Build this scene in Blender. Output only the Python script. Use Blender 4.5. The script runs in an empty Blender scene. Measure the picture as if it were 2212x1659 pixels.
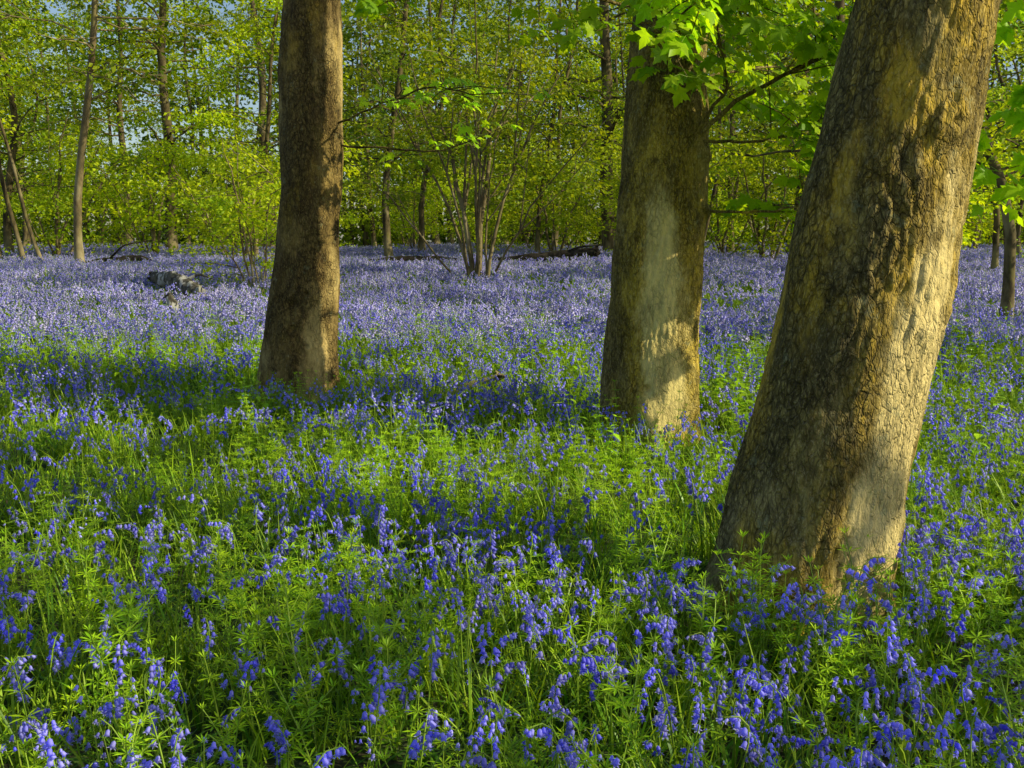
import bpy, math, random
import numpy as np
from mathutils import Vector, noise
rng=np.random.default_rng(7)
random.seed(7)
scene=bpy.context.scene
col=scene.collection
def U(a,b,n=None): return rng.uniform(a,b,n)

# ---------------------------------------------------------------- mesh buffer
class Buf:
    def __init__(s): s.V=[];s.F=[];s.n=0
    def add(s,V,F,mat=0,tint=0.5,smooth=False):
        V=np.asarray(V,float).reshape(-1,3);F=np.asarray(F,int)
        t=np.broadcast_to(np.asarray(tint,float),(len(F),))
        s.V.append(V);s.F.append((F+s.n,mat,t,smooth));s.n+=len(V)
    def build(s,name,mats):
        me=bpy.data.meshes.new(name)
        V=np.concatenate(s.V)
        me.vertices.add(len(V));me.vertices.foreach_set('co',V.ravel())
        li=np.concatenate([f.ravel() for f,_,_,_ in s.F])
        lt=np.concatenate([np.full(len(f),f.shape[1]) for f,_,_,_ in s.F])
        mi=np.concatenate([np.full(len(f),m) for f,m,_,_ in s.F])
        ti=np.concatenate([t for _,_,t,_ in s.F])
        sm=np.concatenate([np.full(len(f),b) for f,_,_,b in s.F])
        ls=np.concatenate([[0],np.cumsum(lt)[:-1]])
        me.loops.add(len(li));me.loops.foreach_set('vertex_index',li.astype(np.int32))
        me.polygons.add(len(lt))
        me.polygons.foreach_set('loop_start',ls.astype(np.int32))
        me.polygons.foreach_set('loop_total',lt.astype(np.int32))
        me.polygons.foreach_set('material_index',mi.astype(np.int32))
        me.polygons.foreach_set('use_smooth',sm.astype(bool))
        for m in mats: me.materials.append(m)
        a=me.attributes.new('tint','FLOAT','FACE');a.data.foreach_set('value',ti.astype(np.float32))
        me.update(calc_edges=True);me.validate()
        return me

def nrm(v): 
    v=np.asarray(v,float);return v/np.maximum(np.linalg.norm(v,axis=-1,keepdims=True),1e-9)
def tube(P,R,sides=6,cap=True):
    P=np.asarray(P,float);n=len(P);R=np.broadcast_to(np.asarray(R,float),(n,))
    T=nrm(np.gradient(P,axis=0))
    ref=np.array([1.,0,0]) if abs(T[:,2]).mean()>.6 else np.array([0,0,1.])
    A=nrm(np.cross(T,ref));B=np.cross(T,A)
    th=np.linspace(0,2*np.pi,sides,endpoint=False)
    V=P[:,None]+R[:,None,None]*(A[:,None]*np.cos(th)[None,:,None]+B[:,None]*np.sin(th)[None,:,None])
    i=np.arange(n-1)[:,None]*sides;j=np.arange(sides)[None];k=(j+1)%sides
    F=np.stack([i+j,i+k,i+sides+k,i+sides+j],-1).reshape(-1,4)
    return V.reshape(-1,3),F
def frames(D,N):
    D=nrm(D);X=nrm(np.cross(D,N));Z=np.cross(X,D)
    return np.stack([X,D,Z],-1)
def place(TV,TF,P,M,S):
    n=len(P);m=len(TV)
    V=np.einsum('nij,mj->nmi',M,TV)*np.asarray(S).reshape(-1,1,1)+P[:,None]
    F=(TF[None]+(np.arange(n)*m)[:,None,None]).reshape(-1,TF.shape[1])
    return V.reshape(-1,3),F
# leaf templates
L_OVAL=(np.array([[0,0,0],[-.34,.45,.06],[0,1,-.08],[.34,.45,.06]]),np.array([[0,3,2,1]]))
L_OVATE=(np.array([[0,0,0],[-.2,.2,.04],[-.24,.45,.05],[0,1,-.12],[.24,.45,.05],[.2,.2,.04],[0,.45,-.0]]),
         np.array([[0,6,1],[1,6,2],[2,6,3],[0,5,6],[5,4,6],[4,3,6]]))
L_LANCE=(np.array([[0,0,0],[-.1,.6,.0],[0,1,-.06],[.1,.6,.0]]),np.array([[0,3,2,1]]))
half=[(.16,-.07),(.40,-.02),(.30,.12),(.40,.20),(.62,.42),(.44,.44),(.36,.50),(.22,.52),(.26,.68),(.16,.74),(.10,.86)]
outl=[(0,0)]+half+[(0,1.05)]+[(-x,y) for x,y in half[::-1]]
sv=[(0,.26,0.03)]
for x,y in outl:
    r=math.hypot(x,y-.26); sv.append((x,y,-.30*r*r+.06*math.sin(9*math.atan2(x,y))))
nn=len(outl)
L_SYC=(np.array(sv),np.array([[0,1+i,1+(i+1)%nn] for i in range(nn)]))

# ---------------------------------------------------------------- materials
def newmat(name):
    m=bpy.data.materials.new(name);m.use_nodes=True
    nt=m.node_tree;nt.nodes.clear();return m,nt,nt.nodes,nt.links
def mixc(nt,fac,a,b,bt='MIX'):
    n=nt.nodes.new('ShaderNodeMix');n.data_type='RGBA';n.blend_type=bt
    for k,v in ((0,fac),(6,a),(7,b)):
        if isinstance(v,bpy.types.NodeSocket): nt.links.new(v,n.inputs[k])
        else: n.inputs[k].default_value=v if k==0 else (*v,1)
    return n.outputs[2]
def mth(nt,op,a,b=0.,clamp=False):
    n=nt.nodes.new('ShaderNodeMath');n.operation=op;n.use_clamp=clamp
    for k,v in ((0,a),(1,b)):
        if isinstance(v,bpy.types.NodeSocket): nt.links.new(v,n.inputs[k])
        else: n.inputs[k].default_value=v
    return n.outputs[0]
def sstep(nt,v,a,b):
    n=nt.nodes.new('ShaderNodeMapRange');n.interpolation_type='SMOOTHSTEP'
    nt.links.new(v,n.inputs[0]);n.inputs[1].default_value=a;n.inputs[2].default_value=b
    return n.outputs[0]
def leafmat(name,c1,c2,tr=.45,rough=.45,tc=None,vlo=.7,vhi=1.3):
    m,nt,N,L=newmat(name)
    at=N.new('ShaderNodeAttribute');at.attribute_name='tint'
    oi=N.new('ShaderNodeObjectInfo')
    c=mixc(nt,at.outputs['Fac'],c1,c2)
    h=N.new('ShaderNodeHueSaturation');L.new(c,h.inputs['Color'])
    mr=N.new('ShaderNodeMapRange');L.new(oi.outputs['Random'],mr.inputs[0]);mr.inputs[3].default_value=vlo;mr.inputs[4].default_value=vhi
    L.new(mr.outputs[0],h.inputs['Value'])
    p=N.new('ShaderNodeBsdfPrincipled');L.new(h.outputs[0],p.inputs['Base Color']);p.inputs['Roughness'].default_value=rough
    p.inputs['Specular IOR Level'].default_value=.3
    t=N.new('ShaderNodeBsdfTranslucent')
    tcol=mixc(nt,1.0,h.outputs[0],tc or (1.3,1.15,.5),'MULTIPLY');L.new(tcol,t.inputs['Color'])
    mx=N.new('ShaderNodeMixShader');mx.inputs[0].default_value=tr
    L.new(p.outputs[0],mx.inputs[1]);L.new(t.outputs[0],mx.inputs[2])
    o=N.new('ShaderNodeOutputMaterial');L.new(mx.outputs[0],o.inputs[0])
    return m
def barkmat(name,dark,mid,pale,ochre,scale=1.,palem=(.52,.66),ochm=(.55,.68),bump=1.,simple=False,worn_lit=None,plate=1.):
    m,nt,N,L=newmat(name)
    tc=N.new('ShaderNodeTexCoord')
    mp=N.new('ShaderNodeMapping');mp.inputs['Scale'].default_value=(1*scale,1*scale,.45*scale);L.new(tc.outputs['Object'],mp.inputs[0])
    def noi(s,d=5,off=None,vec=None,r=.55,dist=0):
        n=N.new('ShaderNodeTexNoise');n.inputs['Scale'].default_value=s;n.inputs['Detail'].default_value=d;n.inputs['Roughness'].default_value=r;n.inputs['Distortion'].default_value=dist
        if off:
            a=N.new('ShaderNodeVectorMath');a.inputs[1].default_value=off;L.new(vec or mp.outputs[0],a.inputs[0]);L.new(a.outputs[0],n.inputs[0])
        else: L.new(vec or mp.outputs[0],n.inputs[0])
        return n
    n1=noi(5,8,(1,1,1),r=.68)
    base=mixc(nt,sstep(nt,n1.outputs['Fac'],.38,.62),dark,mid)
    pm=noi(1.9,4,(3.1,7.2,1.7));pmask=sstep(nt,pm.outputs['Fac'],*palem)
    om=noi(2.4,5,(9.1,2.2,5.7));omask=sstep(nt,om.outputs['Fac'],*ochm)
    if worn_lit:   # smoother pale bark up one flank, sunlight painted into its colour, softly broken edge
        (cx,cz,ang,hw,hz,shear)=worn_lit
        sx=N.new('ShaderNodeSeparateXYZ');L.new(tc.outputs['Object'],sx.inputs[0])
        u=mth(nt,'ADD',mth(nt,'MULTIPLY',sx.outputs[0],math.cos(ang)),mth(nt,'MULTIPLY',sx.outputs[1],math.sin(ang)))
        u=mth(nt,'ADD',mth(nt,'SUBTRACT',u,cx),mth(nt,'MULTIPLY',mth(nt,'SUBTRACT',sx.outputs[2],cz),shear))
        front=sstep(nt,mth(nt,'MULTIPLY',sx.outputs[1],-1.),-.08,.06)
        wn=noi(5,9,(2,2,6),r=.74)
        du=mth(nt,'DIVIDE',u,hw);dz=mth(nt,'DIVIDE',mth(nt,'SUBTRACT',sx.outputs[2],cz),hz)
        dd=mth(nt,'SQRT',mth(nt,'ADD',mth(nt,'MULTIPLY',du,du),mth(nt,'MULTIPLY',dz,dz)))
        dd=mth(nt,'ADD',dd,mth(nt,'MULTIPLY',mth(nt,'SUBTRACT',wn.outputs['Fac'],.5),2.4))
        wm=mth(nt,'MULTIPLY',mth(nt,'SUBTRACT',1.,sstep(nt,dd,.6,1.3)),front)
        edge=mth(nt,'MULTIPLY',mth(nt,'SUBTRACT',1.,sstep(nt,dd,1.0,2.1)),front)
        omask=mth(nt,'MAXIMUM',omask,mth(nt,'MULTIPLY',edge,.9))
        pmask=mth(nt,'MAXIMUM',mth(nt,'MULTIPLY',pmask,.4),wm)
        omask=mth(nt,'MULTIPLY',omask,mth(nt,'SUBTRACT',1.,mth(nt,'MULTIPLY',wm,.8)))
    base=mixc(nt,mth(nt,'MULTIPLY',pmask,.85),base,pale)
    base=mixc(nt,mth(nt,'MULTIPLY',omask,.8),base,ochre)
    p=N.new('ShaderNodeBsdfPrincipled');p.inputs['Roughness'].default_value=.85;p.inputs['Specular IOR Level'].default_value=.2
    if not simple:
        calm=mth(nt,'SUBTRACT',1.,mth(nt,'MULTIPLY',pmask,.62))
        w=noi(9,4)
        va=N.new('ShaderNodeVectorMath');va.operation='MULTIPLY_ADD';L.new(w.outputs['Color'],va.inputs[0]);va.inputs[1].default_value=(.07,.07,.07);L.new(mp.outputs[0],va.inputs[2])
        def vor(sc):
            vo=N.new('ShaderNodeTexVoronoi');vo.feature='DISTANCE_TO_EDGE';vo.inputs['Scale'].default_value=sc;L.new(va.outputs[0],vo.inputs[0])
            vc=N.new('ShaderNodeTexVoronoi');vc.inputs['Scale'].default_value=sc;L.new(va.outputs[0],vc.inputs[0])
            sep=N.new('ShaderNodeSeparateColor');L.new(vc.outputs['Color'],sep.inputs[0])
            return vo.outputs['Distance'],sep
        d1,sep=vor(38);d2,sep2=vor(72)
        cr=sstep(nt,d1,0.0,.13);cr2=sstep(nt,d2,0.0,.16)
        n3=noi(13,4,(5,3,8),dist=.4)
        fis=sstep(nt,mth(nt,'ABSOLUTE',mth(nt,'SUBTRACT',n3.outputs['Fac'],.5)),.0,.03)
        n4=noi(30,6,(2,9,4),r=.7);n2=noi(90,5,(4,1,1),r=.65)
        fl=noi(4.5,5,(8,8,1));flm=mth(nt,'MULTIPLY',mth(nt,'ADD',mth(nt,'MULTIPLY',sstep(nt,fl.outputs['Fac'],.40,.56),.75*plate),.25),calm)
        base=mixc(nt,mth(nt,'MULTIPLY',mth(nt,'MULTIPLY',sep.outputs[0],flm),.6),base,mid)
        base=mixc(nt,mth(nt,'MULTIPLY',mth(nt,'MULTIPLY',sep2.outputs[0],flm),.35),base,tuple(v*.7 for v in dark))
        ck=mth(nt,'MULTIPLY',mth(nt,'SUBTRACT',1.,cr),mth(nt,'MULTIPLY',flm,.5))
        base=mixc(nt,ck,base,tuple(v*.3 for v in dark))
        ck2=mth(nt,'MULTIPLY',mth(nt,'SUBTRACT',1.,fis),mth(nt,'ADD',mth(nt,'MULTIPLY',flm,.45),.06))
        base=mixc(nt,ck2,base,tuple(v*.3 for v in dark))
        base=mixc(nt,mth(nt,'MULTIPLY',mth(nt,'MULTIPLY',sstep(nt,n4.outputs['Fac'],.45,.62),.5),calm),base,tuple(v*.5 for v in dark))
        bl_=noi(7,6,(6,1,9),r=.65);base=mixc(nt,mth(nt,'MULTIPLY',mth(nt,'MULTIPLY',sstep(nt,bl_.outputs['Fac'],.52,.62),.6),calm),base,tuple(v*.6 for v in dark))
        lp=N.new('ShaderNodeTexNoise');lp.inputs['Scale'].default_value=9;lp.inputs['Detail'].default_value=7;lp.inputs['Roughness'].default_value=.7;L.new(tc.outputs['Object'],lp.inputs[0])
        base=mixc(nt,mth(nt,'MULTIPLY',sstep(nt,lp.outputs['Fac'],.60,.66),.4),base,(.34,.36,.20))
        base=mixc(nt,mth(nt,'MULTIPLY',sstep(nt,n2.outputs['Fac'],.52,.62),.2),base,pale)
        hgt=mth(nt,'MULTIPLY',mth(nt,'MULTIPLY',cr,flm),1.5)
        hgt=mth(nt,'ADD',hgt,mth(nt,'MULTIPLY',mth(nt,'MULTIPLY',cr2,flm),.7))
        hgt=mth(nt,'ADD',hgt,mth(nt,'MULTIPLY',mth(nt,'MULTIPLY',fis,flm),.9))
        hgt=mth(nt,'SUBTRACT',hgt,mth(nt,'MULTIPLY',n4.outputs['Fac'],1.3))
        hgt=mth(nt,'ADD',hgt,mth(nt,'MULTIPLY',n2.outputs['Fac'],.5))
        hgt=mth(nt,'ADD',hgt,mth(nt,'MULTIPLY',n1.outputs['Fac'],2.0))
        hgt=mth(nt,'ADD',hgt,mth(nt,'MULTIPLY',mth(nt,'MULTIPLY',sep.outputs[1],flm),1.3))
        b=N.new('ShaderNodeBump');b.inputs['Strength'].default_value=1.*bump;b.inputs['Distance'].default_value=.010;L.new(hgt,b.inputs['Height']);L.new(b.outputs[0],p.inputs['Normal'])
    L.new(base,p.inputs['Base Color'])
    o=N.new('ShaderNodeOutputMaterial');L.new(p.outputs[0],o.inputs[0])
    return m
M_barkA=barkmat('bark_dark_brown',(.095,.060,.020),(.32,.22,.065),(.70,.52,.20),(.52,.34,.04),plate=1.)
M_barkB=barkmat('bark_pale_strip',(.11,.080,.024),(.37,.275,.07),(.97,.80,.34),(.80,.56,.04),palem=(.56,.68),worn_lit=(.14,.80,-.35,.18,1.2,.05),plate=.8)
M_barkC=barkmat('bark_flaking_ochre',(.11,.085,.028),(.35,.27,.08),(.95,.77,.36),(.84,.55,.04),palem=(.56,.66),ochm=(.48,.60),worn_lit=(.36,.80,-.25,.14,1.25,-.18),plate=1.)
M_barkF=barkmat('bark_woodland',(.05,.038,.018),(.15,.115,.05),(.28,.23,.12),(.18,.17,.04),simple=True)
M_barkP=barkmat('bark_pale_slim',(.14,.10,.05),(.30,.23,.11),(.42,.36,.20),(.26,.24,.06),simple=True)
M_barkH=barkmat('bark_hazel',(.10,.075,.035),(.20,.16,.08),(.34,.28,.15),(.22,.20,.06),scale=2,simple=True)
M_birch=barkmat('bark_birch',(.035,.03,.022),(.15,.135,.10),(.50,.48,.42),(.14,.13,.06),palem=(.50,.56),scale=3,simple=True)
M_dead=barkmat('bark_dead',(.012,.010,.007),(.035,.027,.018),(.06,.05,.035),(.05,.05,.015),simple=True,scale=3)
M_leafS=leafmat('sycamore_leaf',(.28,.58,.012),(.64,.90,.02),.6)
M_leafF=leafmat('woodland_leaf',(.12,.24,.006),(.62,.74,.014),.52,vlo=.5,vhi=1.35)
M_leafH=leafmat('hazel_leaf',(.30,.48,.010),(.78,.88,.02),.52,vlo=.55,vhi=1.2)
M_leafD=leafmat('distant_leaf',(.04,.10,.006),(.40,.50,.014),.5)
M_stem=leafmat('bluebell_stem',(.19,.34,.03),(.36,.50,.05),.2)
M_strap=leafmat('bluebell_leaf',(.08,.24,.012),(.22,.46,.02),.35,.35)
M_bell=leafmat('bluebell_petal',(.17,.16,.96),(.54,.52,1.0),.42,.5,tc=(1.1,1.0,1.1),vlo=.85,vhi=1.35)
M_bellF=leafmat('bluebell_petal_sunlit',(.40,.38,.97),(.76,.72,1.0),.35,.5,tc=(1.1,1.0,1.1),vlo=.85,vhi=1.15)  # same petals, with the sun on the far carpet put into the colour
M_clv=leafmat('cleavers_leaf',(.18,.44,.012),(.64,.88,.02),.4)
M_grass=leafmat('grass_blade',(.12,.28,.012),(.44,.62,.02),.35)
M_nettle=leafmat('nettle_leaf',(.22,.50,.015),(.54,.78,.02),.4)

def groundmat():
    m,nt,N,L=newmat('woodland_floor')
    tc=N.new('ShaderNodeTexCoord')
    a=N.new('ShaderNodeTexNoise');a.inputs['Scale'].default_value=1.5;a.inputs['Detail'].default_value=9;L.new(tc.outputs['Object'],a.inputs[0])
    b=N.new('ShaderNodeTexNoise');b.inputs['Scale'].default_value=25;b.inputs['Detail'].default_value=6;L.new(tc.outputs['Object'],b.inputs[0])
    c=mixc(nt,sstep(nt,a.outputs['Fac'],.4,.6),(.03,.06,.008),(.045,.04,.014))
    c=mixc(nt,sstep(nt,b.outputs['Fac'],.5,.65),c,(.06,.12,.012))
    p=N.new('ShaderNodeBsdfPrincipled');L.new(c,p.inputs['Base Color']);p.inputs['Roughness'].default_value=1
    bu=N.new('ShaderNodeBump');bu.inputs['Distance'].default_value=.03;L.new(b.outputs['Fac'],bu.inputs['Height']);L.new(bu.outputs[0],p.inputs['Normal'])
    o=N.new('ShaderNodeOutputMaterial');L.new(p.outputs[0],o.inputs[0]);return m
GY=np.arange(-20,200,.25)
GZt=np.interp(GY,[-20,0,8,11,14,17,20,25,30,40,60,200],[0,0,0,.12,.28,.46,.60,.74,.82,.93,.98,1.0])
ker=np.hanning(13);ker/=ker.sum()
GZt=np.convolve(np.pad(GZt,6,'edge'),ker,'valid')
def gz(x,y):
    x=np.asarray(x,float);y=np.asarray(y,float)
    z=np.interp(y,GY,GZt)
    f=np.clip((y-4)/8,0,1)
    return z+f*(.05*np.sin(x*.55+y*.21+1)+.04*np.sin(x*.23-y*.47))+.012*np.sin(x*2.1+1.3*y)
xs=np.concatenate([np.linspace(-120,-16,40,endpoint=False),np.linspace(-16,16,130,endpoint=False),np.linspace(16,120,40)])
ys=np.concatenate([np.linspace(-25,0,12,endpoint=False),np.linspace(0,40,130,endpoint=False),np.linspace(40,160,40)])
X,Y=np.meshgrid(xs,ys);V=np.stack([X,Y,gz(X,Y)],-1).reshape(-1,3)
nx,ny=len(xs),len(ys)
i=(np.arange(ny-1)[:,None]*nx+np.arange(nx-1)[None]).ravel()
b=Buf();b.add(V,np.stack([i,i+1,i+nx+1,i+nx],-1),0,.5,True)
g=bpy.data.objects.new('ground',b.build('ground',[groundmat()]));col.objects.link(g);g['kind']='structure'

# ---------------------------------------------------------------- object helpers
def mk(name,me,loc=(0,0,0),rz=0,s=1,parent=None):
    o=bpy.data.objects.new(name,me);o.location=loc;o.rotation_euler=(0,0,rz);o.scale=(s,s,s)
    col.objects.link(o)
    if parent: o.parent=parent
    return o
def tag(o,label,cat,group=None,kind=None):
    o['label']=label;o['category']=cat
    if group:o['group']=group
    if kind:o['kind']=kind
def mktree(name,parts,loc,rz,s,label,cat,group=None,tilt=(0,0)):
    e=bpy.data.objects.new(name,None);e.empty_display_size=.3;col.objects.link(e)
    e.location=loc;e.rotation_euler=(tilt[0],tilt[1],rz);e.scale=(s,s,s)
    for pn,me in parts: 
        o=mk(pn,me,parent=e)
    tag(e,label,cat,group);return e

def smoothpath(P,n):
    P=np.asarray(P,float);d=np.r_[0,np.cumsum(np.linalg.norm(np.diff(P,axis=0),axis=1))]
    t=np.linspace(0,d[-1],n*4);Q=np.stack([np.interp(t,d,P[:,k]) for k in range(P.shape[1])],-1)
    w=max(3,int(len(t)/len(P)/1.3)|1);h=np.hanning(w+2)[1:-1];h/=h.sum()
    pad=w//2
    Qp=np.concatenate([2*Q[0]-Q[1:pad+1][::-1],Q,2*Q[-1]-Q[-pad-1:-1][::-1]])
    Q=np.stack([np.convolve(Qp[:,k],h,'valid') for k in range(P.shape[1])],-1)
    return Q[np.linspace(0,len(Q)-1,n).astype(int)]

def big_trunk(prof,seed,knots,lobes=5,ztop=11):
    prof=np.array(prof,float)
    zs=np.concatenate([np.arange(-.12,4.2,.012),np.linspace(4.2,ztop,50)])
    def f(k):
        q=np.interp(zs,prof[:,0],prof[:,k]);h=np.hanning(21);h/=h.sum();return np.convolve(np.pad(q,10,'edge'),h,'valid')
    cx,cy,rr=f(1),f(2),f(3)
    NA=260;th=np.linspace(0,2*np.pi,NA,endpoint=False)
    V=np.zeros((len(zs),NA,3));so=Vector((seed*3.1,seed*1.7,seed*5.3));so2=so*2
    for i,z in enumerate(zs):
        for j,t in enumerate(th):
            c,s_=math.cos(t),math.sin(t);r=rr[i]
            x_,y_=c*r,s_*r
            r2=r*(1+.10*math.exp(-max(z,0)/.22)*math.cos(lobes*t+seed)+.03*math.exp(-max(z,0)/.8)*math.cos(2*t+1))
            r2+=.045*noise.noise(Vector((x_*2.4,y_*2.4,z*.9))+so)
            r2+=.018*noise.noise(Vector((x_*8,y_*8,z*3.2))+so)
            fl=noise.noise(Vector((x_*3,y_*3,z*1.4))+so2)
            k=max(.3,min(1,.55+fl*1.8))
            r2+=k*.008*noise.noise(Vector((x_*34,y_*34,z*16))+so)
            q1=noise.noise(Vector((x_*22,y_*22,z*7))+so)
            r2-=k*.009*max(0,1-abs(q1)*5)
            for (kt,kz,kr,ka,kd) in knots:
                da=(t-kt+math.pi)%(2*math.pi)-math.pi
                q=((da*r)**2+(z-kz)**2)/(kr*kr)
                q*=max(.4,1+.8*q1)
                if q<9:
                    r2+=ka*math.exp(-q)-kd*math.exp(-q*6)+ .12*ka*math.cos(math.sqrt(q)*7+3*q1)*math.exp(-q)
            V[i,j]=(cx[i]+c*r2,cy[i]+s_*r2,z)
    n=len(zs);i=np.arange(n-1)[:,None]*NA;j=np.arange(NA)[None];k=(j+1)%NA
    F=np.stack([i+j,i+k,i+NA+k,i+NA+j],-1).reshape(-1,4)
    b=Buf();b.add(V.reshape(-1,3),F,0,.5,True)
    return b

def syc_clusters(b,pts,dirs,nleaf=(4,8),size=(.10,.17),matl=1,mats_=2,spread=.16):
    P=[];D=[];Nn=[];S=[]
    for p,d in zip(pts,dirs):
        m=rng.integers(*nleaf)
        for q in range(m):
            az=U(0,2*np.pi);dr=np.array([math.cos(az),math.sin(az),U(-.1,.35)])+.5*np.asarray(d)
            dr=nrm(dr);L=U(.04,spread);e=p+dr*L
            tv,tf=tube([p,p+dr*L*.6+[0,0,.015],e],[.0022,.0018,.0014],3);b.add(tv,tf,mats_,.6)
            dd=nrm(dr*[1,1,.3]+[0,0,U(-.9,-.15)])
            P.append(e);D.append(dd);Nn.append(nrm(np.array([U(-.5,.5)+.8,U(-.5,.5)-.35,1.])));S.append(U(*size))
    if not P:return
    V,F=place(*L_SYC,np.array(P),frames(np.array(D),np.array(Nn)),np.array(S))
    b.add(V,F,matl,np.repeat(U(0,1,len(P)),len(L_SYC[1])),True)

def branch(bw,bl,P,r0,ntw,cl=(3,7),size=(.085,.155),start=.35,twl=(.15,.55)):
    Q=smoothpath(P,22);Q[1:-1]+=U(-.012,.012,(20,3))
    tv,tf=tube(Q,np.linspace(r0,.005,22),7);bw.add(tv,tf,0,.5,True)
    pts=[];drs=[]
    for a in range(ntw):
        k=int(U(start,1)*21);p=Q[k];t=nrm(Q[min(k+1,21)]-Q[max(k-1,0)])
        d=nrm(t*.5+np.array([U(-1,1),U(-1,1),U(-.35,.5)]));L=U(*twl)
        R=np.array([p,p+d*L*.5+[0,0,.02],p+d*L])
        tv,tf=tube(R,[.005,.004,.0025],4);bw.add(tv,tf,0,.5,True)
        pts+= [R[2],R[1]];drs+=[d,d]
    pts.append(Q[-1]);drs.append(nrm(Q[-1]-Q[-3]))
    syc_clusters(bl,pts,drs,cl,size,0,1)

def upper_crown(bw,bl,base,r0,z0,z1,spread,nb,ntw=6,cl=(4,7),size=(.13,.2)):
    for a in range(nb):
        t=U(0,1);z=z0+(z1-z0)*t;az=U(0,2*np.pi);L=spread*(1-.5*t)*U(.6,1.1)
        p=np.array([np.interp(z,base[:,0],base[:,1]),np.interp(z,base[:,0],base[:,2]),z])
        d=np.array([math.cos(az),math.sin(az),0])
        branch(bw,bl,[p,p+d*L*.35+[0,0,.5],p+d*L*.7+[0,0,.7],p+d*L+[0,0,U(.2,.8)]],r0,ntw,cl,size,.3,(.3,.9))

TR=[]
def main_tree(name,loc,prof,seed,knots,mat,branches,label,crown):
    TR.append((loc[0],loc[1],prof[0][3]+.0))
    bw=big_trunk(prof,seed,knots);bl=Buf()
    L=np.array(loc)
    for P,r,n,kw in branches: branch(bw,bl,[np.array(p)-L for p in P],r,n,**kw)
    upper_crown(bw,bl,np.array(prof),.05,*crown)
    mktree(name,[('trunk',bw.build('trunk',[mat])),('crown',bl.build('crown',[M_leafS,M_stem]))],loc,0,1,label,'tree')
A=(-1.89,8.75,0)
main_tree('sycamore_tree',A,[(-.2,-.01,0,.41),(0,0,0,.39),(.144,0,0,.356),(.564,.016,0,.325),(1.171,.087,0,.295),(1.971,.163,0,.268),(3.5,.223,0,.248),(6,.3,.1,.22),(11,.4,.3,.12)],
 1,[(-1.6,.75,.08,.03,.05),(-1.3,1.05,.06,.02,.05),(-1.45,.45,.07,.03,.03),(-1.0,1.9,.05,.02,.02),(-1.7,.95,.05,-.03,.02),(-1.2,.6,.05,.02,.03)],M_barkA,
 [([(-1.6,8.75,2.42),(-1.1,8.4,2.6),(-.6,8.2,2.72),(-.25,8.0,2.6)],.010,14,dict(cl=(2,5),start=.3,twl=(.15,.7),size=(.05,.10))),
  ([(-1.6,8.75,2.3),(-1,8.6,2.26),(-.6,8.5,2.23),(-.1,8.3,2.4)],.010,5,dict(cl=(2,4),start=.5,twl=(.1,.4),size=(.05,.10)))],
 'tall dark brown tree trunk with hollow scars in bluebells',(7,10.5,2.4,4))
B=(1.05,7.5,0)
main_tree('sycamore_tree',B,[(-.2,0,0,.43),(0,0,0,.40),(.159,.006,0,.368),(.873,.015,0,.345),(1.566,.053,0,.331),(2.235,.083,0,.309),(2.894,.083,0,.275),(3.4,.12,0,.26),(6,.2,.1,.22),(11,.3,.2,.12)],
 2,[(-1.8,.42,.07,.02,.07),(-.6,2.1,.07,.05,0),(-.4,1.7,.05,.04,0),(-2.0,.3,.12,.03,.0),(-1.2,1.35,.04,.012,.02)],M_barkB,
 [([(1.2,7.4,2.1),(1.6,7.1,2.5),(1.95,6.9,2.65),(2.5,6.6,3.0),(3.0,6.2,3.2)],.020,44,dict(twl=(.2,.75))),
  ([(1.2,7.4,2.1),(1.5,7.1,2.55),(1.35,6.9,3.0),(1.1,6.6,3.3)],.016,16,{}),
  ([(1.2,7.4,1.75),(1.7,7.1,1.68),(2.2,6.9,1.78),(2.5,6.7,2.0)],.012,18,dict(start=.5,twl=(.2,.6))),
  ([(1.2,7.4,2.2),(1.8,7.2,2.2),(2.3,7.1,2.3),(2.7,7.0,2.2)],.013,32,dict(start=.45,twl=(.2,.6))),
  ([(.95,7.4,3.1),(.4,7.0,3.15),(-.3,6.8,3.1),(-.8,6.6,3.0)],.014,12,dict(start=.2,size=(.07,.13))),
  ([(1.1,7.4,3.3),(.85,6.8,3.0),(.95,6.5,2.75)],.011,10,{}),
  ([(1.1,7.4,3.5),(1.4,6.8,3.1),(1.5,6.4,2.75)],.011,16,{}),
  ([(1.1,7.6,2.6),(2.0,8.4,2.9),(3.0,9.0,3.0)],.016,12,{})],
 'tree trunk with sunlit pale bark strip and leafy low boughs',(7,10.5,2.4,4))
C=(1.18,4.0,0)
def c_(z,x,r,y=0): return (z,x-1.18,y,r)
main_tree('sycamore_tree',C,[c_(-.2,1.16,.375),c_(0,1.175,.362),c_(.198,1.208,.352),c_(.593,1.275,.342),c_(.979,1.354,.328),c_(1.35,1.424,.318),c_(1.715,1.48,.303),c_(2.067,1.536,.290),c_(2.414,1.589,.281),c_(4,1.82,.25),c_(7,2.2,.2),c_(11,2.6,.12)],
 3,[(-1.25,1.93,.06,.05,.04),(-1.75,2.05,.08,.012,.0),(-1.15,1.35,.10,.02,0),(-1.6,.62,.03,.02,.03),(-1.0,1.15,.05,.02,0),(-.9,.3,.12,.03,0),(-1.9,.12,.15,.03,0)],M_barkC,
 [([(1.75,4.0,3.5),(1.35,4.3,3.1),(1.05,4.8,2.8),(.85,5.2,2.62)],.014,26,dict(size=(.08,.13))),
  ([(1.75,4.0,3.4),(2.5,5.2,3.0),(3.1,5.8,2.5),(3.5,6.2,2.1),(3.3,6.3,1.7)],.02,36,dict(size=(.09,.15)))],
 'thick leaning tree trunk with flaking ochre bark',(7,10.5,2.4,4))

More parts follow.
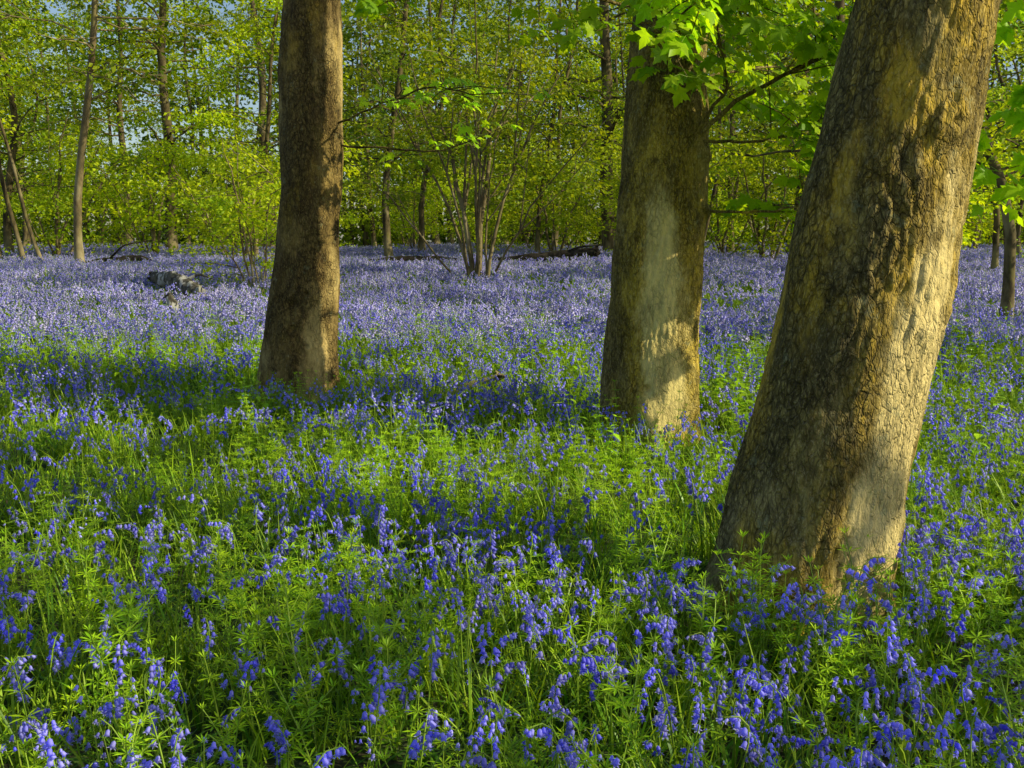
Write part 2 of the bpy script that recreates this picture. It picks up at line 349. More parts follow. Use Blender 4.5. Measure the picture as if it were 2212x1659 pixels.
# ---------------------------------------------------------------- woodland trees
def sprays(bl,C,k,rad,leaf,tmpl=L_OVAL,flat=.16,mat=0,droop=.25,nj=.7):
    C=np.asarray(C);n=len(C)
    P=np.repeat(C,k,0);m=len(P)
    az=U(0,2*np.pi,m);rr=rad*np.sqrt(U(0,1,m));R=np.repeat(U(.6,1.25,n),k)
    off=np.stack([np.cos(az)*rr*R,np.sin(az)*rr*R,rng.normal(0,flat,m)*rad-droop*rr*rr/rad],-1)
    P=P+off
    D=nrm(np.stack([np.cos(az+U(-.9,.9,m)),np.sin(az+U(-.9,.9,m)),U(-1.,.15,m)],-1))
    N=nrm(np.stack([rng.normal(.5,nj,m),rng.normal(-.2,nj,m),np.ones(m)],-1))
    V,F=place(*tmpl,P,frames(D,N),leaf*U(.65,1.25,m))
    t=np.clip(np.repeat(U(-.15,.85,n),k)+U(-.2,.25,m),0,1)
    bl.add(V,F,mat,np.repeat(t,len(tmpl[1])))
def gen_tree(seed,H,r0,cb,spread,nb,k,leaf,curve=.3,bmat=M_barkF,lmat=M_leafF,rad=.5,tw=2,low=0):
    global rng
    old=rng;rng=np.random.default_rng(seed)
    n=16;z=np.linspace(-.1,H,n);ph=U(0,6,4)
    P=np.stack([curve*np.sin(z/H*3+ph[0])+.25*curve*np.sin(z*1.1+ph[1]),curve*np.sin(z/H*2.5+ph[2])+.06*np.sin(z*1.1+ph[3]),z],-1)
    P[:,:2]-=P[0,:2]
    R=r0*(1-.85*np.linspace(0,1,n))+.35*r0*np.exp(-(z+.1)/.3)
    bw=Buf();bl=Buf();v,f=tube(P,R,10);bw.add(v,f,0,.5,True)
    cs=[]
    for a in range(nb):
        t=cb+(1-cb)*U(0,1)**1.1 if a>=low else U(.1,cb)
        zz=t*H;p=np.array([np.interp(zz,z,P[:,k2]) for k2 in range(3)])
        az=U(0,2*np.pi);L=spread*(1-.65*max(0,(t-cb))/(1-cb+1e-6))*U(.55,1.1)
        el=U(.05,.75);d=np.array([math.cos(az),math.sin(az),0]);s=np.linspace(0,1,7)
        Q=p+d*(L*s)[:,None]+np.array([0,0,1.])*(L*(el*s-.35*s*s))[:,None]+np.cumsum(rng.normal(0,.06*L/2,(7,3)),0)*(s>0)[:,None]
        rb=max(.012,.28*r0*(1-t*.6));v,f=tube(Q,np.linspace(rb,.005,7),5);bw.add(v,f,0,.5,True)
        for c in range(tw):
            k3=rng.integers(2,7);q=Q[k3];dd=nrm(d*.6+np.array([U(-1,1),U(-1,1),U(-.1,.4)]));l=U(.3,.35*L+.3)
            v,f=tube([q,q+dd*l*.5,q+dd*l],[.010,.007,.004],4);bw.add(v,f,0,.5,True)
            cs+= [q+dd*l*.5,q+dd*l]
        cs+=[Q[3],Q[4],Q[5],Q[6]]
    cs=np.array(cs);cs=cs[U(0,1,len(cs))<.8]
    sprays(bl,cs,k,rad,leaf)
    tm=bw.build('trunk',[bmat]);cm=bl.build('crown',[lmat]);rng=old
    return tm,cm
def gen_hazel(seed,H,ns,spread,k,leaf,r0=.035,lmat=M_leafH,cb=.3,rad=.35,nside=5,bmat=M_barkH,fork=False):
    global rng
    old=rng;rng=np.random.default_rng(seed)
    bw=Buf();bl=Buf();cs=[]
    for a in range(ns):
        az=2*np.pi*a/ns+U(-.3,.3);h=H*U(.5,1.05);o=spread*U(.1,1.)
        s=np.linspace(0,1,10);d=np.array([math.cos(az),math.sin(az),0])
        Q=d*(.05+.14*U(0,1)+o*s**U(1.,1.6))[:,None]+np.array([0,0,1.])*(h*(s-.12*s**3)-.05)[:,None]
        Q+=np.cumsum(rng.normal(0,.045,(10,3)),0)*(s>0)[:,None]
        r_=r0*U(.4,1.3);v,f=tube(Q,r_*np.linspace(1,.2,10),6);bw.add(v,f,0,.5,True)
        paths=[Q]
        if fork:
            for e in range(2):
                k0=rng.integers(3,6);dd=nrm(np.array([U(-1,1),U(-1,1),U(.5,1.4)])+d*.5);l=h*U(.3,.5);ss=np.linspace(0,1,10)[:,None]
                Q2=Q[k0]+dd*l*ss+np.array([0,0,.4])*ss**2;v,f=tube(Q2,r_*.6*np.linspace(1,.25,10),5);bw.add(v,f,0,.5,True);paths.append(Q2)
        for c in range(nside*len(paths)):
            Qq=paths[c%len(paths)];t=U(cb,1) if c%len(paths)==0 else U(.4,1);q=np.array([np.interp(t,s,Qq[:,m]) for m in range(3)])
            dd=nrm(np.array([U(-1,1),U(-1,1),U(-.1,.5)])+d*.4);l=U(.3,1.1)*min(1,H/4)
            v,f=tube([q,q+dd*l*.5+[0,0,.04],q+dd*l],[.010,.007,.003],4);bw.add(v,f,0,.5,True)
            cs+=[q+dd*l*.45,q+dd*l*.75,q+dd*l]
    sprays(bl,np.array(cs),k,rad,leaf)
    out=(bw.build('stems',[bmat]),bl.build('leaves',[lmat]));rng=old
    return out
def G(x,y): return (x,y,float(gz(x,y)))
tall=[gen_tree(11,13,.13,.14,3.0,38,28,.12,.5,rad=.6),gen_tree(12,15,.18,.16,3.4,40,28,.12,.4,rad=.6),gen_tree(13,11,.08,.12,2.4,30,26,.115,.7,rad=.55),
      gen_tree(14,14,.11,.2,2.8,36,28,.12,.8,rad=.6),gen_tree(15,12,.08,.08,2.8,36,28,.115,.6,lmat=M_leafH,rad=.6),gen_tree(16,16,.22,.18,3.8,42,28,.125,.3,rad=.65),
      gen_tree(17,13,.065,.3,1.8,26,18,.11,1.,rad=.45,tw=3),gen_tree(18,12,.08,.35,2.0,26,18,.11,.9,rad=.45,tw=3),gen_tree(19,12,.085,.28,2.4,34,12,.11,.75,rad=.45,tw=5,bmat=M_barkP)]
haz=[gen_hazel(21,4.6,7,2.0,30,.10,rad=.5,cb=.2),gen_hazel(22,3.2,11,1.5,20,.08,.020,rad=.32,bmat=M_barkP),gen_hazel(23,6.2,12,3.4,16,.10,.055,cb=.45,fork=True,nside=3),gen_hazel(24,3.8,7,2.1,30,.10,rad=.5,cb=.12)]
GRP='trees of the bluebell wood'
def T(v,x,y,s=1,rz=None,label='slender woodland tree with spring leaves',name='woodland_tree',tilt=(0,0)):
    TR.append((x,y,.2))
    mktree(name,[('trunk',tall[v][0]),('crown',tall[v][1])],G(x,y),U(0,6.28) if rz is None else rz,s,label,'tree',GRP,tilt)
def Hz(v,x,y,s=1,rz=None,label='multi-stemmed hazel bush with fresh leaves'):
    TR.append((x,y,.2))
    mktree('hazel_bush',[('stems',haz[v][0]),('leaves',haz[v][1])],G(x,y),U(0,6.28) if rz is None else rz,s,label,'bush','hazel bushes in the wood')
Hz(2,-.7,20,1.,.3,'hazel with pale arching stems rising from bluebells')
Hz(1,-4.3,17,1.0,1,'small hazel bush with bright yellow-green leaves')
T(8,-9.9,23,1.15,2.0,'slim tree with curved pale trunk',tilt=(0,-.14))
T(0,5.3,18,1.0,1.0,'woodland tree with straight grey trunk')
T(3,-3.4,28,1.0);T(4,-6.9,27,.95);T(7,-14.2,28,1.);T(5,3.0,30,1.);T(4,.7,28,.9);T(2,7.4,25,1.1);T(4,10.6,22,.9)
T(0,-15,30);T(1,-10.5,31);T(3,-17,33,1.1);T(6,-12.6,26,1.,tilt=(0,.12));T(6,-11.6,25,.8,tilt=(.1,-.15))
Hz(3,-7.0,25.5,1.1);Hz(0,3.2,25,1.0);Hz(3,8.6,20,1.0);Hz(3,1.2,28,1.1);Hz(0,6.3,25,1.1);Hz(0,-12.5,27.5,1.2);Hz(3,-10.2,28.5,1.2)
T(3,6.55,13.2,.7,2.4,'dark slender leaning tree among bluebells',tilt=(0,.12))
for x,y,v in ((18,25,4),(21,31,1),(24,38,5)): T(v,x,y,1.)
placed=[(a,b_) for a,b_,_ in TR]
cnt=0
while cnt<54:
    y=U(26,60) if cnt<16 else U(28,60);x=U(-1,1)*(.58*y+3)
    if min((x-a)**2+(y-b_)**2 for a,b_ in placed)<(5 if cnt<16 else 8): continue
    placed.append((x,y));T(rng.integers(6,8) if cnt<16 else rng.integers(0,6),x,y,U(.8,1.15),tilt=(U(-.06,.06),U(-.06,.06)));cnt+=1
cnt=0
while cnt<32:
    y=U(29,52);x=U(-1,1)*(.58*y+2)
    if min((x-a)**2+(y-b_)**2 for a,b_ in placed)<4: continue
    placed.append((x,y));Hz((0,3)[rng.integers(0,2)],x,y,U(.8,1.3));cnt+=1
def shade(seed,H,sp,nb):
    global rng
    old=rng;rng=np.random.default_rng(seed);bw=Buf();bl=Buf()
    z=np.linspace(-.1,H,12);P=np.stack([.1*np.sin(z),.1*np.cos(z*.7),z],-1);v,f=tube(P,np.linspace(.14,.05,12),12);bw.add(v,f,0,.5,True)
    base=np.array([(a,p[0],p[1]) for a,p in zip(z,P)])
    upper_crown(bw,bl,base,.03,2.6,H-.5,sp,nb,7,(3,6),(.13,.2))
    out=(bw.build('trunk',[M_barkF]),bl.build('crown',[M_leafS,M_stem]));rng=old;return out
sh=[shade(31,8,2.6,9),shade(32,7,2.2,6)]
for k,(x,y,v,s,rz) in enumerate([(9.0,-.2,0,1,0),(11.5,8.6,1,1.,1),(6.6,-2.2,1,1,2)]):
    TR.append((x,y,.3))
    mktree('sycamore_tree',[('trunk',sh[v][0]),('crown',sh[v][1])],G(x,y),rz,s,'leafy sycamore beside the bluebell glade','tree',GRP)

b=Buf();n=6200
yy=U(60,85,n);xx=U(-1,1,n)*(.60*yy+8);hh=U(0,1,n)**1.2;zz=gz(xx,yy)+hh*19+.1
m=(xx>-.22*yy)|(hh<.25)|(U(0,1,n)<.5);xx,yy,zz=xx[m],yy[m],zz[m]
sprays(b,np.stack([xx,yy,zz],-1),30,1.2,.37,flat=.3,nj=1.5)
for a in range(60):
    y=U(60,85);x=U(-1,1)*(.6*y+6);v,f=tube([G(x,y),(x+U(-.5,.5),y,6),(x+U(-1,1),y,14)],[U(.1,.3),.14,.06],6);b.add(v,f,1)
o=mk('distant_woodland',b.build('distant_woodland',[M_leafD,M_barkF]));tag(o,'far-off mass of green woodland and trunks','woodland',kind='stuff')

# ---------------------------------------------------------------- logs
def log(name,P,R,mat,loc,label,sides=22,twigs=(),rough=.45):
    Q=smoothpath(P,30);RR=np.interp(np.linspace(0,1,30),np.linspace(0,1,len(R)),R)
    v,f=tube(Q,RR,sides);v=v.reshape(30,sides,3)
    for i in range(30):
        for j in range(sides):
            d=v[i,j]-Q[i];k=1+rough*noise.noise(Vector(v[i,j]*5))+.6*rough*noise.noise(Vector(v[i,j]*14));v[i,j]=Q[i]+d*k
    v[0]+=U(-.06,.06,(sides,3));v[-1]+=U(-.06,.06,(sides,3))
    b=Buf();b.add(v.reshape(-1,3),f,0,.5,True)
    for e in (0,29):
        b.add(np.concatenate([v[e].reshape(-1,3),[Q[e]*.97+Q[14]*.03]]),[[j,(j+1)%sides,sides] for j in range(sides)],0)
    for tp,tr in twigs:
        vv,ff=tube(smoothpath(tp,10),np.linspace(tr,.01,10),7);b.add(vv,ff,0,.5,True)
    o=mk(name,b.build(name,[mat]),loc);tag(o,label,'log')
z=float(gz(-5.5,16.4))
log('birch_log',[(-.6,.6,.44),(-.1,.1,.38),(.2,-.3,.34),(.65,-.8,.20)],[.09,.14,.13,.09],M_birch,(-5.5,16.4,z),'fallen broken birch log with peeling bark',twigs=[([(.1,-.2,.36),(.4,-.1,.5),(.7,-.3,.42)],.035)],rough=.45)
z=float(gz(-4.75,14))
log('birch_stump',[(0,0,-.1),(.04,0,.18),(-.08,.02,.44)],[.13,.10,.05],M_birch,(-4.75,14.0,z),'broken birch stump with dark hollow',rough=.5)
log('fallen_trunk',[(-.9,.1,.22),(0,0,.30),(.8,-.1,.38),(1.5,-.3,.48)],[.10,.13,.14,.10],M_dead,(.5,23.8,float(gz(.5,23.8))),'dark fallen tree trunk lying in bluebells',twigs=[([(.5,0,.34),(1.1,-.3,.6),(1.6,-.4,.62)],.05)],rough=.25)
log('fallen_trunk',[(-1.4,.1,.24),(-.5,0,.30),(.4,.1,.30),(1.2,0,.24)],[.07,.11,.10,.06],M_dead,(-2.2,24.5,float(gz(-2,24.5))),'low dark broken log in bluebells',rough=.25)
log('fallen_trunk',[(-1.5,0,.1),(-.5,.1,.25),(.6,0,.35),(1.2,-.3,.2)],[.08,.12,.12,.08],M_dead,(-9.3,23.5,float(gz(-8.8,22))),'dark rotting branches heaped on the ground',twigs=[([(-.2,0,.3),(.3,-.2,.7),(.9,0,.8)],.03)],rough=.3)
log('dead_branch',[(-.25,0,.16),(0,.02,.25),(.25,0,.33)],[.015,.03,.015],M_barkF,(-.35,8.6,0),'short brown dead branch among the flowers')

# ---------------------------------------------------------------- ground plants
def strap(b,p,az,L,w,mat,up=.8,seg=6,tint=.5):
    s=np.linspace(0,1,seg+1);d=np.array([math.cos(az),math.sin(az),0]);sd=np.array([-math.sin(az),math.cos(az),0])
    c=p+d*(L*(.15*s+.65*s**2*(1.3-up)))[:,None]*1.2+np.array([0,0,1.])*(L*(up*s*1.1-.55*s**2.2*(1.2-up)))[:,None]
    ww=w*np.sqrt(np.clip(1-s**2.5,0.01,1))
    V=np.concatenate([c-sd*ww[:,None]/2,c+sd*ww[:,None]/2]);m=seg+1;i=np.arange(seg)
    b.add(V,np.stack([i,i+1,i+1+m,i+m],-1),mat,tint,True)
def bell(hi):
    if hi:
        th=np.linspace(0,2*np.pi,6,endpoint=False)
        rings=[(.0016,0),(.0046,-.003),(.0052,-.009),(.0062,-.014)]
        V=[[r*math.cos(t),r*math.sin(t),z] for r,z in rings for t in th]
        F=[[i*6+j,i*6+(j+1)%6,(i+1)*6+(j+1)%6,(i+1)*6+j] for i in range(3) for j in range(6)]
        for j in range(6):
            t=th[j]+math.pi/6;V.append([.0125*math.cos(t),.0125*math.sin(t),-.0165]);F.append([18+j,24+j,18+(j+1)%6,18+(j+1)%6])
        Q=[f for f in F if len(set(f))==4];Tt=[f[:3] for f in F if len(set(f))==3]
        return np.array(V),np.array(Q),np.array(Tt)
    V=[[0,0,0]]+[[.0065*math.cos(t),.0065*math.sin(t),-.007] for t in (0,2.1,4.2)]+[[.011*math.cos(t),.011*math.sin(t),-.018] for t in (.3,2.4,4.5)]
    return np.array(V),np.array([[1,2,5,4],[2,3,6,5],[3,1,4,6]]),np.array([[0,1,2],[0,2,3],[0,3,1]])
BH=bell(True);BL=bell(False)
def bluebell(b,base,H,az,nb,hi,leaves,bs=1.,mb=0,ms=1,ml=2):
    base=np.asarray(base,float)
    s=np.linspace(0,1,9 if hi else 5);d=np.array([math.cos(az),math.sin(az),0])
    le=U(-.10,.10,2)
    bend=np.clip((s-.66)/.34,0,1);bk=U(.3,1.2)
    P=base+np.array([0,0,1.])*(H*(s-.21*bk*bend**2.2))[:,None]+d*(H*(.04*s+.20*bk*bend**1.6))[:,None]
    P[:,0]+=le[0]*s*H*2;P[:,1]+=le[1]*s*H*2
    if hi: v,f=tube(P,np.linspace(.0034,.0015,9),4)
    else: v,f=tube(P,np.linspace(.0034,.0018,5),3)
    b.add(v,f,ms,U(0,1),True)
    tm=BH if hi else BL
    ts=np.linspace(.66,1.0,nb)
    C=[];M=[];S=[]
    for k,t in enumerate(ts):
        p=np.array([np.interp(t,s,P[:,m]) for m in range(3)])
        a2=az+U(-2.,2.);out=np.array([math.cos(a2),math.sin(a2),0])
        l=U(.005,.016)*bs;q=p+out*l+[0,0,-.004]
        if hi: v,f=tube([p,p+out*l*.7+[0,0,.003],q],[.0009]*3,3);b.add(v,f,ms,.5)
        dn=nrm(out*U(.1,.9)+[0,0,-1]);xx=nrm(np.cross(dn,[.3,.9,.1]));yy=np.cross(-dn,xx)
        C.append(q);M.append(np.stack([xx,yy,-dn],-1));S.append(bs*U(.85,1.25)*(1-.35*max(0,(t-.85)/.15)))
    C=np.array(C);M=np.array(M);S=np.array(S);tn=np.clip(U(-.2,.7)+U(-.1,.5,len(C)),0,1)
    m=len(tm[0])
    V=np.einsum('nij,mj->nmi',M,tm[0])*S[:,None,None]+C[:,None]
    o=(np.arange(len(C))*m)[:,None,None]
    n0=b.n
    b.add(V.reshape(-1,3),(tm[1][None]+o).reshape(-1,4),mb,np.repeat(tn,len(tm[1])),True)
    F3=(tm[2][None]+o).reshape(-1,3)
    b.F.append((F3+n0,mb,np.repeat(np.clip(tn+.25,0,1),len(tm[2])),True))
    for k in range(leaves):
        strap(b,base,U(0,6.28),U(.16,.28),.010 if hi else .014,ml,U(.35,.95),5 if hi else 3,U(0,1))
def disc(R):
    r=R*math.sqrt(U(0,1));a=U(0,6.283);return np.array([r*math.cos(a),r*math.sin(a),0])
BM=[M_bell,M_stem,M_strap]
bbm=[]
for s in range(12):
    b=Buf();bluebell(b,np.zeros(3),U(.26,.44),U(0,6.28),rng.integers(4,12),True,rng.integers(3,5),U(.88,1.12));bbm.append(b.build('bluebell',BM))
def bbtile(n0,n1,R,hi,bs,lv,mats,nb=(6,11),h=(.25,.44)):
    b=Buf()
    for q in range(rng.integers(n0,n1)): bluebell(b,disc(R),U(*h),U(0,6.28),rng.integers(*nb),hi,lv,bs*U(.85,1.1))
    return b.build('bluebell_clump',mats)
ntile=[bbtile(6,14,.30,True,1.1,3,BM,(4,11)) for _ in range(7)]
mtile=[bbtile(11,20,.32,False,1.2,3,BM,(4,9),(.27,.44)) for _ in range(7)]
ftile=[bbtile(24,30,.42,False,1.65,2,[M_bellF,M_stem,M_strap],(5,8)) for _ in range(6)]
def cleaver(b,base,sc=1.):
    H=U(.20,.42)*sc;P=[];D=[];N=[];S=[]
    def st(base,dirv,L,wh,ls):
        s=np.linspace(0,1,6);bend=U(-.15,.15,2)
        Q=base+dirv*(L*s)[:,None];Q[:,0]+=bend[0]*L*s**2*1.5;Q[:,1]+=bend[1]*L*s**2*1.5
        v,f=tube(Q,np.linspace(.0022,.0012,6),3);b.add(v,f,1,.6)
        for k in range(wh):
            t=(k+1)/wh;q=np.array([np.interp(t,s,Q[:,m]) for m in range(3)]);a0=U(0,6.28);nl=rng.integers(6,9)
            lift=U(.05,.35)+(.8 if k==wh-1 else 0)
            for j in range(nl):
                a=a0+6.28*j/nl;P.append(q);D.append([math.cos(a),math.sin(a),lift+U(-.12,.12)]);N.append([-.3*math.cos(a),-.3*math.sin(a),1]);S.append(ls*U(.75,1.1)*(1 if k<wh-1 else .65))
        return Q
    Q=st(np.asarray(base,float),nrm([U(-.25,.25),U(-.25,.25),1]),H,int(H/.05),.038*sc)
    for e in range(2):
        k=rng.integers(1,4);a=U(0,6.28);st(Q[k],nrm([math.cos(a),math.sin(a),U(.9,1.6)]),U(.08,.18),3,.031*sc)
    P=np.array(P);V,F=place(*L_LANCE,P,frames(np.array(D),np.array(N)),np.array(S));b.add(V,F,0,np.clip(U(0,.6)+U(0,.5,len(F)),0,1))
CM=[M_clv,M_stem]
clm=[]
for s in range(8):
    b=Buf();cleaver(b,np.zeros(3),U(.85,1.25));clm.append(b.build('cleavers_plant',CM))
def cltile(n0,n1):
    b=Buf()
    for q in range(rng.integers(n0,n1)): cleaver(b,disc(.3),U(.75,1.15))
    return b.build('cleavers_clump',CM)
ctile=[cltile(4,8) for _ in range(4)]+[cltile(12,17) for _ in range(5)]
def tuftadd(b,c,n=16):
    for k in range(n): strap(b,c+disc(.08),U(0,6.28),U(.12,.34),U(.004,.009),0,U(.55,1.05),3,U(0,1))
def gtile():
    b=Buf()
    for k in range(8): tuftadd(b,disc(.3))
    return b.build('grass_tuft',[M_grass])
gtl=[gtile() for _ in range(5)]
def nettle(seed):
    b=Buf();H=U(.28,.45);Q=np.array([[0,0,0],[.01,0,H*.5],[U(-.03,.03),U(-.03,.03),H]]);v,f=tube(Q,[.003,.0025,.0015],4);b.add(v,f,1,.4)
    P=[];D=[];N=[];S=[];a=U(0,6)
    for k in range(7):
        z=H*(.25+.75*k/6);a+=math.pi/2
        for e in (0,math.pi):
            P.append([.01,0,z]);D.append([math.cos(a+e),math.sin(a+e),.25 if k==6 else U(-.35,.1)]);N.append([0,0,1]);S.append((.085 if k<5 else .05)*U(.8,1.1))
    V,F=place(*L_OVATE,np.array(P),frames(np.array(D),np.array(N)),np.array(S));b.add(V,F,0,np.repeat(U(0,1,len(P)),6),True)
    return b.build('nettle_plant',[M_nettle,M_stem])
ntm=[nettle(s) for s in range(4)]

def patch(x,y,s,o): 
    return .5+.25*(np.sin(x*1.3*s+o+1.7*np.sin(y*.9*s+o))+np.sin(y*1.7*s+2*o+1.3*np.sin(x*1.1*s)))
def scat(n,y0,y1,k=.60,w=.7):
    y=np.sqrt(U(y0**2,y1**2,n));x=U(-1,1,n)*(k*y+w);return x,y
def grid(y0,y1,st,k=.60,w=.8,jit=.42):
    gy=np.arange(y0,y1,st);gx=np.arange(-(k*y1+w),k*y1+w,st);X,Y=np.meshgrid(gx,gy)
    X=(X+(np.arange(len(gy))%2)[:,None]*st/2).ravel();Y=Y.ravel();X=X+U(-jit,jit,len(X))*st;Y=Y+U(-jit,jit,len(Y))*st
    m=np.abs(X)<k*Y+w;return X[m],Y[m]
def keep(x,y,m,e=.03):
    for a,b_,r in TR: m&=((x-a)**2+(y-b_)**2)>(r+e)**2
    return m
def scatter(name,x,y,scl,idx,src,label,cat,tl=.14):
    n=len(x);me=bpy.data.meshes.new(name);me.vertices.add(n)
    me.vertices.foreach_set('co',np.stack([x,y,gz(x,y)],-1).ravel())
    rot=np.stack([U(-tl,tl,n),U(-tl,tl,n),U(0,6.283,n)],-1)
    a=me.attributes.new('rot','FLOAT_VECTOR','POINT');a.data.foreach_set('vector',rot.astype(np.float32).ravel())
    a=me.attributes.new('scl','FLOAT','POINT');a.data.foreach_set('value',scl.astype(np.float32))
    a=me.attributes.new('idx','INT','POINT');a.data.foreach_set('value',np.asarray(idx).astype(np.int32))
    me.update()
    ng=bpy.data.node_groups.new(name,'GeometryNodeTree')
    ng.interface.new_socket('Geometry',in_out='INPUT',socket_type='NodeSocketGeometry')
    ng.interface.new_socket('Geometry',in_out='OUTPUT',socket_type='NodeSocketGeometry')
    N=ng.nodes;L=ng.links
    gi=N.new('NodeGroupInput');go=N.new('NodeGroupOutput');ip=N.new('GeometryNodeInstanceOnPoints');jg=N.new('GeometryNodeJoinGeometry')
    for s in src[::-1]:
        oi=N.new('GeometryNodeObjectInfo');oi.transform_space='ORIGINAL';oi.inputs['Object'].default_value=s;oi.inputs['As Instance'].default_value=True
        L.new(oi.outputs['Geometry'],jg.inputs[0])
    def na(nm,t):
        q=N.new('GeometryNodeInputNamedAttribute');q.data_type=t;q.inputs['Name'].default_value=nm;return [o for o in q.outputs if o.enabled and o.name=='Attribute'][0]
    e=N.new('FunctionNodeEulerToRotation');L.new(na('rot','FLOAT_VECTOR'),e.inputs[0]);L.new(e.outputs[0],ip.inputs['Rotation'])
    L.new(gi.outputs[0],ip.inputs['Points']);L.new(jg.outputs[0],ip.inputs['Instance'])
    ip.inputs['Pick Instance'].default_value=True;L.new(na('idx','INT'),ip.inputs['Instance Index']);L.new(na('scl','FLOAT'),ip.inputs['Scale'])
    L.new(ip.outputs[0],go.inputs[0])
    o=mk(name,me);md=o.modifiers.new('scatter','NODES');md.node_group=ng;tag(o,label,cat,kind='stuff');return o
def individuals(name,meshes,x,y,scl,label,cat,group,lim=300):
    vis=(np.abs(x)<.5*y+.03)&(y>2.35)
    d=np.where(vis,np.hypot(x,y),1e9);od=np.argsort(d)[:lim];od=od[d[od]<1e8];src={}
    for k in od:
        m=int(rng.integers(0,len(meshes)))
        o=mk(name,meshes[m],(x[k],y[k],float(gz(x[k],y[k]))),U(0,6.28),float(scl[k]));o.rotation_euler[0]=U(-.16,.16);o.rotation_euler[1]=U(-.16,.16)
        tag(o,label,cat,group);src.setdefault(m,o)
    mask=np.ones(len(x),bool);mask[od]=False
    return [src[m] for m in sorted(src)],mask
def sources(meshes,name,y,label,cat,group,x0=-1.,dx=.45):
    so=[mk(name,me,G(x0+k*dx,y+U(-.1,.1))) for k,me in enumerate(meshes)]
    for o in so: tag(o,label,cat,group,kind='stuff')
    return so
BG='bluebells carpeting the wood'
# bluebells
x,y=scat(2250,1.5,4.3);pf=patch(x,y,1.9,1.0)
dens=.10+.95*pf**1.3+.40*(y<3.0)+.15*(x>1.4)
m=U(0,1.2,len(x))<dens;x,y=x[m],y[m]
x=np.r_[x,U(.55,1.6,36)];y=np.r_[y,U(3.15,3.58,36)]
m=keep(x,y,np.ones(len(x),bool));x,y=x[m],y[m];sc=U(.75,1.15,len(x))
src,mask=individuals('bluebell',bbm,x,y,sc,'nodding violet-blue bluebell on arching green stem','flower',BG)
x,y,sc=x[mask],y[mask],sc[mask]
scatter('bluebell_carpet',x,y,sc,rng.integers(0,len(src),len(x)),src,'dense carpet of violet-blue bluebells','flowers')
x,y=grid(4.2,6.9,.36);m=keep(x,y,U(0,1,len(x))<.34+.8*patch(x,y,1.5,1.),.1);x,y=x[m],y[m]
scatter('bluebell_carpet',x,y,U(.8,1.15,len(x)),rng.integers(0,7,len(x)),sources(ntile,'bluebell_clump',5.2,'small clump of violet-blue bluebells','flowers',BG,-1.5),'dense carpet of violet-blue bluebells','flowers')
x,y=grid(6.9,12.5,.42);m=keep(x,y,U(0,1,len(x))<.40+.6*patch(x,y,1.1,2)+.06*(y-7),.12);x,y=x[m],y[m]
scatter('bluebell_carpet',x,y,U(.8,1.12,len(x)),rng.integers(0,7,len(x)),sources(mtile,'bluebell_clump',7.6,'clump of violet-blue bluebells','flowers',BG,-1.2,.3),'dense carpet of violet-blue bluebells','flowers')
x,y=grid(11.5,42,.54);m=keep(x,y,U(0,1,len(x))<.68+.55*patch(x,y,.4,2),.1);x,y=x[m],y[m]
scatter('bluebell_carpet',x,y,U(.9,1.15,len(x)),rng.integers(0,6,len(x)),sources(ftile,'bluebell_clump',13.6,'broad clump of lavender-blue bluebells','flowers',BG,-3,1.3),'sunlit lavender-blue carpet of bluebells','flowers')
# cleavers
x,y=scat(1200,1.5,3.9);dens=.2+.95*patch(x,y,1.8,4.);dens*=np.where(y<2.8,.6,1)
m=keep(x,y,U(0,1.1,len(x))<dens);x,y=x[m],y[m];sc=U(.7,1.3,len(x))
src,mask=individuals('cleavers_plant',clm,x,y,sc,'bright green cleavers with whorls of narrow leaves','plant','cleavers among the bluebells')
x,y,sc=x[mask],y[mask],sc[mask]
scatter('cleavers_carpet',x,y,sc,rng.integers(0,len(src),len(x)),src,'tangle of bright green cleavers','plants')
x,y=grid(3.9,12.5,.42);pc=patch(x,y,1.4,4.)
m=keep(x,y,U(0,1,len(x))<(.2+1.0*pc)*np.clip((13.-y)/6,.12,1),.15);x,y=x[m],y[m]
idx=np.where(pc[m]+U(-.2,.2,len(x))>.5,rng.integers(4,9,len(x)),rng.integers(0,4,len(x)))
scatter('cleavers_carpet',x,y,U(.8,1.2,len(x)),idx,sources(ctile,'cleavers_clump',6.0,'tangled clump of bright green cleavers','plants','cleavers among the bluebells',-2.2,.4),'tangle of bright green cleavers','plants')
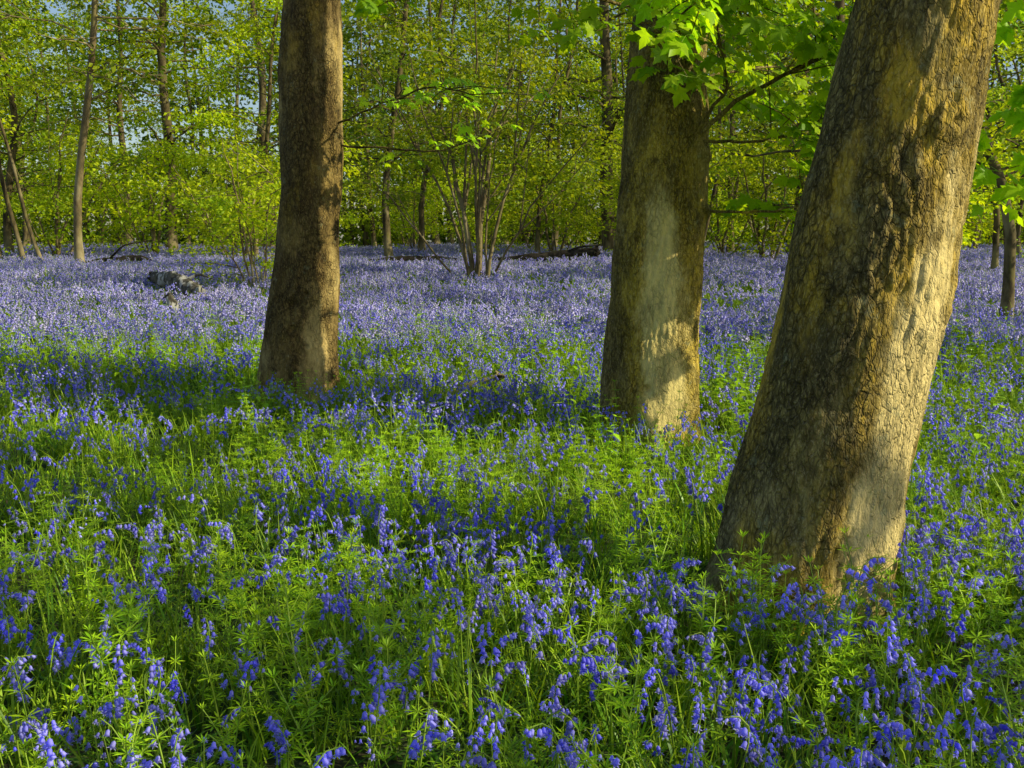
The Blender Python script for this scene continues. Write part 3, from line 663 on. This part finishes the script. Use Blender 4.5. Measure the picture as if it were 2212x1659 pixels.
# grass
x,y=grid(1.5,13.5,.42);m=keep(x,y,np.ones(len(x),bool),.1);x,y=x[m],y[m]
so=sources(gtl,'grass_tuft',3.3,'small tuft of fine green grass blades','grass','grass tufts',-1,.5)
scatter('grass_carpet',x,y,U(.75,1.25,len(x)),rng.integers(0,5,len(x)),so,'green grass and strap leaves under the flowers','grass')
x,y=grid(13.5,42,.75);scatter('grass_carpet',x,y,U(.9,1.3,len(x)),rng.integers(0,5,len(x)),so,'green grass under distant bluebells','grass')
# nettles
x,y=scat(3200,6,13);pn=patch(x,y,1.6,.3);d=.8*np.exp(-((y-10.3)/1.2)**2)*(pn>.5)*pn+.05+.5*np.exp(-((x-2.5)**2+(y-8)**2)/1.2)+.4*np.exp(-((x+2.3)**2+(y-8.2)**2)/.3)
m=keep(x,y,U(0,1,len(x))<d,.15);x,y=x[m],y[m]
so=[mk('nettle_plant',ntm[k],G(-.6+k*.9,9.2)) for k in range(4)]
for o in so: tag(o,'leafy green nettle plant among bluebells','plant','nettles among the bluebells')
scatter('nettle_patch',x,y,U(.8,1.2,len(x)),rng.integers(0,4,len(x)),so,'patch of bright green nettles among bluebells','plants')

# ---------------------------------------------------------------- light, camera
el,az=math.radians(31),math.radians(75)
S=Vector((math.sin(az)*math.cos(el),-math.cos(az)*math.cos(el),math.sin(el)))
ld=bpy.data.lights.new('sun','SUN');ld.energy=5;ld.angle=math.radians(.5);ld.color=(1,.92,.62)
lo=bpy.data.objects.new('sun',ld);lo.rotation_euler=S.to_track_quat('Z','Y').to_euler();col.objects.link(lo)
w=bpy.data.worlds.new('World');scene.world=w;w.use_nodes=True;nt=w.node_tree
sk=nt.nodes.new('ShaderNodeTexSky');sk.sky_type='NISHITA';sk.sun_disc=False;sk.sun_elevation=el;sk.sun_rotation=math.atan2(S.x,S.y)
bg=nt.nodes['Background'];bg.inputs[1].default_value=.12;nt.links.new(sk.outputs[0],bg.inputs[0])
cd=bpy.data.cameras.new('camera');cd.lens=35;cd.sensor_width=36;cd.clip_end=500
co=bpy.data.objects.new('camera',cd);co.location=(0,0,1.5);co.rotation_euler=(math.radians(90-8.235),0,0);col.objects.link(co);scene.camera=co
scene.view_settings.view_transform='Standard'
